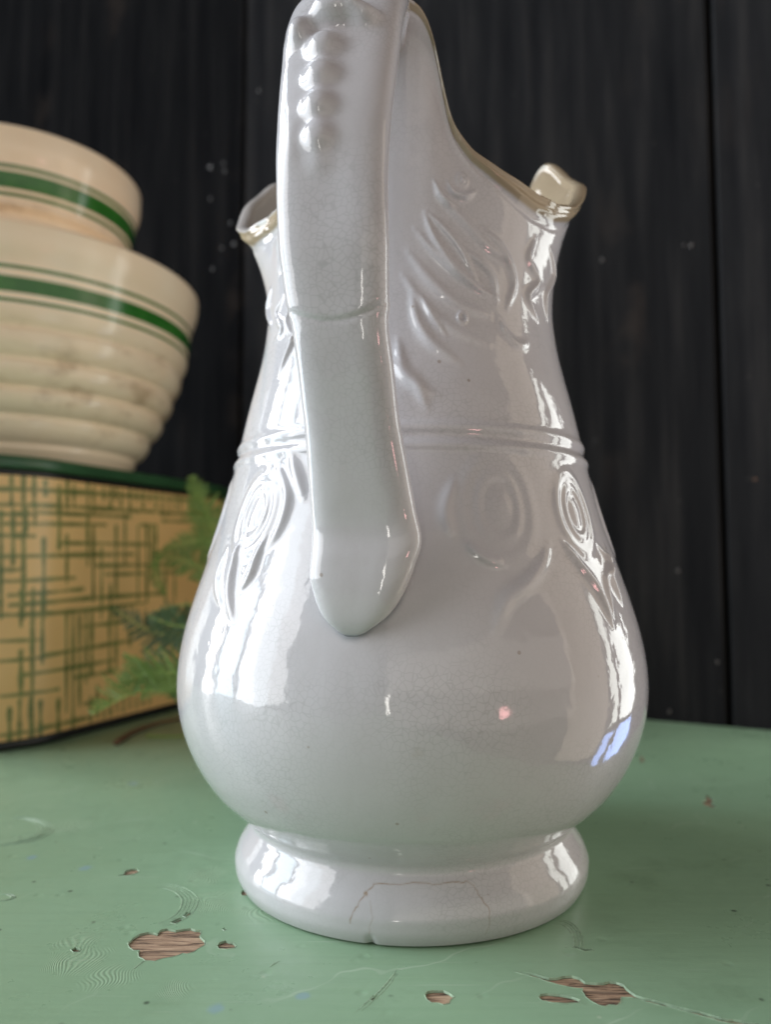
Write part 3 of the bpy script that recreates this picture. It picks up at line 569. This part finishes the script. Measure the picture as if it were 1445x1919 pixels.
for pts, w_, g in (([(-12.42,.01649),(-7.87,.01694),(-3.38,.01723),(2.61,.01705),(8.67,.01715),(13.34,.01708),(15.55,.01672),(16.7,.01514),(17.47,.01349),(18.11,.01213),(19.3,.01059),(19.47,.00851),(19.31,.00589)], .00017, .7),
                (([(-12.42,.01649),(-14.62,.01434),(-15.56,.01246),(-16.59,.01071),(-17.61,.00894),(-17.88,.00648)]), .00024, .65),
                ([(19.3,.0059),(18.3,.0028)], .0002, .3), ([(-12.9,.0127),(-12,.0087),(-12.8,.0048),(-12.2,.001)], .0002, .3),
                ([(-14.5,.0146),(-14.2,.0141)], .0004, .9), ([(-.8,.0625),(-.4,.0617),(-.9,.0611)], .0008, .14)):
    q = [(math.radians(a) * .064, b) for a, b in pts]
    jit = []
    for i in range(len(q) - 1):
        for s in (0, .33, .66):
            jit.append((q[i][0] + (q[i+1][0] - q[i][0]) * s + rng.uniform(-.0003, .0003), q[i][1] + (q[i+1][1] - q[i][1]) * s + rng.uniform(-.0003, .0003)))
    jit.append(q[-1])
    sub = slice(n_under, n_out)
    d, t = poly_dist(UA[sub], ZA[sub], jit)
    br = .8 + .2 * np.sin(t * 23 + len(pts))
    crack[sub] = np.maximum(crack[sub], g * br * np.exp(-(d / w_) ** 2))
stain_and_light = np.zeros_like(RA)
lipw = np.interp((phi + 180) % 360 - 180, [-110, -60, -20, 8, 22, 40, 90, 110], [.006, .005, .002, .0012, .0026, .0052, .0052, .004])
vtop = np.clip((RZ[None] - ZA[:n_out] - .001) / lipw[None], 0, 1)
stain_and_light[:n_out] = np.where(np.arange(n_out)[:, None] > n_out - NV_, np.clip((1 - vtop) * 5, 0, 1), 0)
stain_and_light[n_out:] = np.where(((phi + 180) % 360 - 180) < 0, .35, 1.0)[None]  # inside tinted less on the left half, painting that side as lit
body = mesh_np('body', VV, QF, M_CER, pitcher, True, {'crack': crack.ravel(), 'stain_and_light': stain_and_light.ravel(), 'pool_shade': np.zeros(RA.size)})

# handle: a strap swept along a curved path
HPX = [[-.0030, .2420, .2880, .0100], [-.0055, .2290, .2885, .0128], [-.0092, .2150, .2818, .0150], [-.0118, .2045, .2675, .0155]] + HANDLE[:-4] + [[-.0063, .2126, .1144, .0141], [-.0073, .2130, .1070, .0131], [-.0079, .2139, .1010, .0112], [-.0083, .2152, .0965, .0086], [-.0084, .2170, .0938, .0056], [-.0084, .2192, .0926, .0026], [-.0084, .2215, .0922, .0008]]
NS, NA = 420, 128
SP = catmull(HPX, NS); P = SP[:, :3]; HW = np.clip(SP[:, 3], .0006, 1) * np.interp(P[:, 2], [.09, .11, .25, .27], [1.0, 1.06, 1.08, 1.1]); P[:, 0] -= .0011
T = np.gradient(P, axis=0); T /= np.linalg.norm(T, axis=1)[:, None]
T = np.stack([smooth1(T[:, k], 4) for k in range(3)], 1); T /= np.linalg.norm(T, axis=1)[:, None]
E = P - np.array([CX, CY, 0]); E[:, 2] = 0; E /= np.linalg.norm(E, axis=1)[:, None]
E = np.where((P[:, 2] > .27)[:, None], E, E)
LV = np.cross(E, np.array([0, 0, 1.0])); LV *= np.sign(LV[:, :1] + 1e-12)          # lateral axis, to the right
NN = np.cross(T, LV); NN /= np.linalg.norm(NN, axis=1)[:, None]
NN *= np.sign((NN[NS // 2] * E[NS // 2]).sum())
uu = np.linspace(-1, 1, NA // 2 + 1)[:-1]; ux = np.sin(np.pi / 2 * uu)
ca = np.sign(ux) * np.abs(ux) ** (1 / .55); sa = np.sqrt(np.clip(1 - ca ** 2, 0, 1))
ca, sa = np.r_[-ca, ca], np.r_[sa, -sa]
xs = np.sign(ca) * np.abs(ca) ** .55; ys = np.sign(sa) * np.abs(sa) ** .80
ht = np.interp(P[:, 2], [.09, .105, .125, .19, .25, .29], [.0045, .0058, .0060, .0055, .0058, .0060])
ht = np.where(np.arange(NS) > NS * .6, np.minimum(ht, HW * .8), ht)
X = HW[:, None] * xs[None]; Y = ht[:, None] * (ys[None] - 1)
front = np.clip(sa, 0, 1)[None] ** .5
zc = np.broadcast_to(P[:, 2:3], X.shape); top = (np.arange(NS) < NS * .35)[:, None]
dh = np.zeros_like(X)
along = np.r_[0, np.cumsum(np.linalg.norm(np.diff(P, axis=0), axis=1))]
def s_at(z):   # position along the strap where it passes height z on its outer run
    i = np.where((P[:, 2] < z) & (along > .035))[0][0]; return along[i]
def bead(z, lat, ra, rl, h, sharp=2.0):
    ds = (along[:, None] - s_at(z)) / ra; dl = (X - lat) / rl
    dh[:] += h * np.exp(-(np.sqrt(ds * ds + dl * dl) ** sharp) * 1.1) * front
bead(.2530, -.0026, .0047, .0050, .0034, 3); bead(.2432, -.0026, .0046, .0047, .0032, 3); bead(.2335, -.0026, .0044, .0044, .0029, 3); bead(.2245, -.0022, .0042, .0041, .0023, 3)
bead(.2180, -.0020, .0040, .0034, .0008, 2)
bead(.2640, -.0005, .0048, .0074, .0058, 4); bead(.2595, -.0108, .0044, .0040, .0042, 3); bead(.2615, .0082, .0030, .0040, .0038, 3); bead(.2760, .0, .006, .012, .0030)
bead(.2745, .0110, .004, .004, .0012); bead(.2240, -.0100, .008, .0030, .0007); bead(.2080, .0, .016, .0085, -.0006)
zs = P[:, 2:3]
dh += -.0007 * np.exp(-((zs - .1792) / .0011) ** 2) * top.astype(float) * 0 
zq = zs - .004 * (np.abs(X) / HW[:, None]) ** 2
dh += np.where(along[:, None] > .04, .0006 / (1 + np.exp(-(zq - .1765) / .0006)) - .00035 * np.exp(-((zq - .1762) / .0008) ** 2), 0) * np.clip((.215 - zs) / .02, 0, 1)
wide = 1 + np.where(along[:, None] > .04, .030 / (1 + np.exp(-(zs - .1775) / .0005)), 0) * np.clip((.215 - zs) / .02, 0, 1)
wide = wide + np.where(X > 0, .07 * np.exp(-((zs - .1195) / .0045) ** 2), .03 * np.exp(-((zs - .110) / .004) ** 2)) * (along[:, None] > .06)
HV = P[:, None] + LV[:, None] * (X * wide)[..., None] + NN[:, None] * (Y + dh)[..., None]
HV = HV.reshape(-1, 3) - np.array([CX, CY, 0])
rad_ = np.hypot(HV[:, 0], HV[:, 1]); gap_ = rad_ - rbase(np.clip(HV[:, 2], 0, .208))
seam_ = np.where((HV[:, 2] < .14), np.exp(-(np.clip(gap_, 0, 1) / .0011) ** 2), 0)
pool_shade = .25 * np.clip((.103 - np.broadcast_to(zs, X.shape)) / .012, 0, 1) ** 1.5 + .75 * seam_.reshape(X.shape)
hq = grid_faces(NS, NA)
# pooled glaze plus painted contact shade along the seam where the strap meets the body
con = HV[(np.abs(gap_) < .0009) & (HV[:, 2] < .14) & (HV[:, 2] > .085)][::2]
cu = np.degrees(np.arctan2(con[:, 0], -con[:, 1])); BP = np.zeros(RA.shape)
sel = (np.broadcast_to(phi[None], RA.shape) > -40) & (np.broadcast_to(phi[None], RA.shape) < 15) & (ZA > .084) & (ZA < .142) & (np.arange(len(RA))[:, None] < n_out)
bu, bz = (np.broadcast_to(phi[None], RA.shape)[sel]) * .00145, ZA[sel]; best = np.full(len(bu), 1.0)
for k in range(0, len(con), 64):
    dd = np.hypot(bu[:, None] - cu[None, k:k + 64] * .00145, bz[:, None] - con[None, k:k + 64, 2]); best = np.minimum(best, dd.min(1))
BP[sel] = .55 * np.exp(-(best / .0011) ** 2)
body.data.attributes['pool_shade'].data.foreach_set('value', BP.ravel().astype(np.float32))
handle = mesh_np('handle', HV, hq, M_CER, pitcher, True, {'crack': np.zeros(len(HV)), 'stain_and_light': np.zeros(len(HV)), 'pool_shade': np.clip(pool_shade, 0, .8).ravel()})

# ------------------------------------------------------------------ patterned tin with green lid
TA = np.array([-.1948, .5481]); TT = np.array([.40, .9165]); TT /= np.linalg.norm(TT); TB = np.array([TT[1], -TT[0]])
A0, A1, B0, RC = -.115, .185, -.36, .07
tin_c = TA + TT * (A0 + A1) / 2 + TB * B0 / 2
tin = empty('bread_tin', (*tin_c, .0003)); tag(tin, 'tan tin box printed with green crosshatch lines, dark green lid, beside the pitcher', 'tin')
def rrect(off, fine=False):
    """rounded rectangle footprint; returns points and the print coordinate s (0 where the end face meets its rounded front corner)"""
    P = []; S = []
    r = RC + off
    def line(p, q, s0, s1, n):
        for k in range(n): f = k / n; P.append(p + (q - p) * f); S.append(s0 + (s1 - s0) * f)
    def arc(c, a0, a1, s0, s1, n):
        for k in range(n):
            f = k / n; a = a0 + (a1 - a0) * f; P.append(c + r * np.array([math.cos(a), math.sin(a)])); S.append(s0 + (s1 - s0) * f)
    k = 6 if fine else 1; h = math.pi / 2
    c1 = np.array([A0 + RC, -RC]); c2 = np.array([A1 - RC, -RC]); c3 = np.array([A1 - RC, B0 + RC]); c4 = np.array([A0 + RC, B0 + RC])
    La = A1 - A0 - 2 * RC; Lb = -B0 - 2 * RC; qa = RC * h
    # coordinates (a, b): start on front face going toward the end face
    line(np.array([A0 - off, B0 + RC]), np.array([A0 - off, -RC]), -qa - Lb, -qa, 40 * k)
    arc(c1, math.pi, h, -qa, 0, 26 * k)
    line(np.array([A0 + RC, off]), np.array([A1 - RC, off]), 0, La, 36 * k)
    arc(c2, h, 0, La, La + qa, 20 * k)
    line(np.array([A1 + off, -RC]), np.array([A1 + off, B0 + RC]), 9, 9, 12)
    arc(c3, 0, -h, 9, 9, 12); line(np.array([A1 - RC, B0 - off]), np.array([A0 + RC, B0 - off]), 9, 9, 12); arc(c4, -h, -2 * h, 9, 9, 12)
    P = np.array(P); W = TA[None] + P[:, :1] * TT[None] + P[:, 1:] * TB[None] - tin_c[None]
    return W, np.array(S)
fp, fs = rrect(0, True)
zt = np.linspace(.0045, .1705, 150)
prt = np.zeros((len(zt), len(fs))); SS = np.broadcast_to(fs[None], prt.shape); ZZ = np.broadcast_to(zt[:, None], prt.shape)
lines = list(TINL)
for k in range(120):     # the print goes on round the front and the far end
    s = rng.uniform(-.32, -.112) if k < 95 else rng.uniform(.125, .26); z = rng.uniform(.006, .165)
    if rng.random() < .5: lines.append((s, z, s + rng.uniform(.02, .07), z))
    else: lines.append((s, z, s, z + rng.uniform(.02, .06)))
for s0, z0, s1, z1 in lines:
    wd = rng.uniform(.00085, .00135)
    m = (SS > min(s0, s1) - .006) & (SS < max(s0, s1) + .006) & (ZZ > min(z0, z1) - .006) & (ZZ < max(z0, z1) + .006)
    if not m.any(): continue
    d, t = poly_dist(SS[m], ZZ[m], [(s0, z0), (s1, z1)])
    wob = 1 + .3 * np.sin(t * 9 + s0 * 400)
    prt[m] = np.maximum(prt[m], np.clip(1.6 - d / (wd * wob), 0, 1) * .95)
VV = np.concatenate([np.concatenate([fp, np.full((len(fp), 1), z)], 1) for z in zt])
mesh_np('tin_wall', VV, grid_faces(len(zt), len(fp)), M_TIN, tin, True, {'print': prt.ravel()})
def band(name, prof, mat, cap=False):
    base = [rrect(o)[0] for o, z in prof]; n = len(base[0])
    V = np.concatenate([np.concatenate([b, np.full((n, 1), z)], 1) for b, (o, z) in zip(base, prof)])
    F = [tuple(q) for q in grid_faces(len(prof), n)]
    if cap: F.append(tuple(range((len(prof) - 1) * n, len(prof) * n)))
    return mesh_py(name, V, F, mat, tin, True)
band('base_rim', [(-.004, 0), (.0010, 0), (.0016, .001), (.0016, .004), (.0010, .0052), (-.0005, .0054)], M_BLK)
band('seam', [(-.002, .1690), (.0004, .1690), (.0008, .1700), (.0006, .1735), (-.002, .1737)], M_BLK)
band('lid', [(-.003, .1732), (.0018, .1732), (.0026, .1742), (.0028, .1790), (.0020, .1808), (-.001, .1818), (-.004, .1820)], M_LID, True)

# ------------------------------------------------------------------ stacked bowls
BX, BY = -.287, .593
def lathe(name, prof, mat, parent, attrs, seg=160):
    a = np.linspace(0, 2 * np.pi, seg, endpoint=False); prof = np.asarray(prof)
    V = np.stack([prof[:, :1] * np.cos(a)[None], prof[:, :1] * np.sin(a)[None], np.repeat(prof[:, 1:2], seg, 1)], -1).reshape(-1, 3)
    return mesh_np(name, V, grid_faces(len(prof), seg), mat, parent, True, {k: np.repeat(v, seg) for k, v in attrs.items()})
def bowl(name, label, zb, sil, bands, ribs, worn, wall_t=.006):
    root = empty(name, (BX, BY, zb)); tag(root, label, 'bowl', 'nested striped mixing bowls')
    zs_ = np.array([p[1] for p in sil]); rs_ = np.array([p[0] for p in sil])
    z = np.arange(zs_[0], zs_[-1], .0005); r = smooth1(np.interp(z, zs_, rs_), 7)
    for c, w_, h_ in ribs: r = r + 1.25 * h_ * np.exp(-((z - c) / w_) ** 2)
    z = z - zb
    R0 = r[-1]
    lip = [(R0 - .003 + .0032 * math.cos(a), z[-1] + .0032 * math.sin(a)) for a in np.linspace(.1, math.pi, 9)]
    inner = [(max(.02, x - wall_t), zz_) for x, zz_ in zip(r[::-6], z[::-6]) if zz_ > .010]
    prof = [(.002, .002), (r[0] - .012, .002), (r[0] - .010, 0), (r[0] - .002, 0)] + list(zip(r, z)) + lip + inner + [(.002, .010)]
    prof = np.array(prof); n0 = 4; n1 = 4 + len(z)
    zw = prof[:, 1] + zb; b = np.zeros(len(prof)); wn_ = np.zeros(len(prof))
    for lo, hi in bands: b[n0:n1] = np.maximum(b[n0:n1], np.clip(1 - np.maximum(np.maximum(lo - zw[n0:n1], zw[n0:n1] - hi), 0) / .0006, 0, 1))
    wn_[n0:n1] = np.interp(zw[n0:n1], *worn)
    lathe('bowl_body', prof, M_BOWL, root, {'band': b, 'worn': wn_})
    return root
ZB = .1824
bowl('mixing_bowl', 'larger cream mixing bowl with green bands and worn ribs, resting on the tin lid', ZB,
     [(.0835, ZB), (.0875, .1895), (.0925, .1965), (.0990, .2075), (.1060, .2190), (.1130, .2340), (.1190, .2500), (.1245, .2660), (.1285, .2820), (.1300, .2950), (.1312, .3060), (.1345, .3115), (.1360, .3200), (.1362, .3262)],
     [(.2995, .3012), (.2850, .2942), (.2788, .2804)],
     [(.2745, .005, .0008), (.2656, .0022, -.0014), (.2560, .006, .0012), (.2469, .0022, -.0018), (.2380, .006, .0014), (.2294, .0022, -.0020), (.2205, .006, .0014), (.2124, .0022, -.0020), (.2030, .005, .0012), (.1950, .0022, -.0016)],
     ([.18, .196, .20, .215, .25, .272, .28], [0, 0, .8, 1, .75, .35, 0]))
bowl('mixing_bowl', 'smaller cream mixing bowl with green bands, nested on top of the larger bowl', .192,
     [(.040, .192), (.045, .22), (.052, .27), (.062, .32), (.0705, .345), (.0765, .358), (.0800, .3675), (.0830, .376), (.0848, .388), (.0862, .393), (.0884, .397), (.0890, .404), (.0888, .4125)],
     [(.3858, .3878), (.3727, .3832), (.3680, .3698)],
     [(.3625, .0022, .0012), (.3580, .0018, -.0012), (.3535, .002, .001)],
     ([.30, .352, .362, .366, .37], [0, .8, .9, .3, 0]))

# ------------------------------------------------------------------ fern sprig between tin and pitcher
fern = empty('fern_sprig', (-.10, .52, .0)); tag(fern, 'feathery green fern sprig lying between the tin and the pitcher', 'fern')
fl = np.array([-.10, .52, 0.0])
def frond(P, length, side, mat, dens=1.0):
    C = catmull(np.array(P), 60); n = len(C)
    T = np.gradient(C, axis=0); T /= np.linalg.norm(T, axis=1)[:, None]
    view = np.array([.1, -1.0, .12]); view /= np.linalg.norm(view)          # the frond lies flat, facing the room
    V = []; F = []
    def needle(p, d, L, wd, nrm):
        s = np.cross(d, nrm); s /= (np.linalg.norm(s) + 1e-9); k = len(V)
        bend = np.array([0, 0, -.12 * L])
        V.extend([p - s * wd * .35, p + s * wd * .35, p + d * L * .55 + s * wd + bend * .3, p + d * L + bend, p + d * L * .55 - s * wd + bend * .3])
        F.append((k, k + 1, k + 2, k + 3)); F.append((k, k + 3, k + 4))
    tot = np.linalg.norm(np.diff(C, axis=0), axis=1).sum()
    N = max(8, int(tot / .0027 * dens))
    for i in range(N):
        f = (i + .5) / N; x = f * (n - 1); a = int(x); b = min(a + 1, n - 1); p = C[a] + (C[b] - C[a]) * (x - a); t = T[a]
        prof = min(1, (1 - f) * 2.1 + .14) * min(1, .45 + f * 2.2)
        sides = {'both': (1, -1), 'up': (1, 1), 'down': (-1, -1)}[side]
        for sgn in set(sides):
            nrm = view + np.array([rng.uniform(-.35, .35), 0, rng.uniform(-.35, .35)]); nrm /= np.linalg.norm(nrm)
            q = np.cross(nrm, t); q /= np.linalg.norm(q)
            if side != 'both': q = q if (q[2] > 0) == (sgn > 0) else -q
            else: q = q * sgn
            L = 1.2 * length * prof * rng.uniform(.8, 1.12); ang_ = rng.uniform(.75, 1.0)
            d = t * math.cos(ang_) + q * math.sin(ang_); d /= np.linalg.norm(d)
            m = max(4, int(L / .00075)); needle(p, d, L, .00055, nrm)
            for j in range(m):
                g = (j + .6) / m; pp = p + d * L * g; ll = .0021 * (1 - .6 * g) * rng.uniform(.7, 1.2)
                for s2 in (1, -1):
                    qq = np.cross(nrm, d) * s2; dd = d * .75 + qq * .75; dd /= np.linalg.norm(dd)
                    dd = dd + np.array([rng.uniform(-.2, .2), rng.uniform(-.3, .3), rng.uniform(-.2, .2)])
                    needle(pp, dd / np.linalg.norm(dd), ll, .00025, nrm)
    o = mesh_py('frond', [v - fl for v in V], F, mat, fern)
    tube('stem', C, .00055, M_STEM, o)
    return o
def tube(name, C, r, mat, parent, base=None):
    C = np.asarray(C); n = len(C); T = np.gradient(C, axis=0); T /= np.linalg.norm(T, axis=1)[:, None]; V = []; F = []
    for k in range(n):
        a = np.cross(T[k], [0, .3, 1.0]); a /= np.linalg.norm(a); b = np.cross(T[k], a); rr_ = r * (1.15 - .75 * k / n)
        for j in range(6): V.append(C[k] + rr_ * (a * math.cos(j * math.pi / 3) + b * math.sin(j * math.pi / 3)) - fl)
    for k in range(n - 1):
        for j in range(6): F.append((k * 6 + j, k * 6 + (j + 1) % 6, k * 6 + 6 + (j + 1) % 6, k * 6 + 6 + j))
    F.append(tuple(range(5, -1, -1))); F.append(tuple(range((n - 1) * 6, n * 6)))
    return mesh_py(name, V, F, mat, parent, True)
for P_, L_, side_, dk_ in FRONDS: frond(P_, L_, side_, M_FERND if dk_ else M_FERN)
tube('twig', catmull(np.array(TWIG), 20), .0016, M_TWIG, fern)
tube('strand', catmull(np.array(STRAND), 16), .0007, M_STEM, fern)
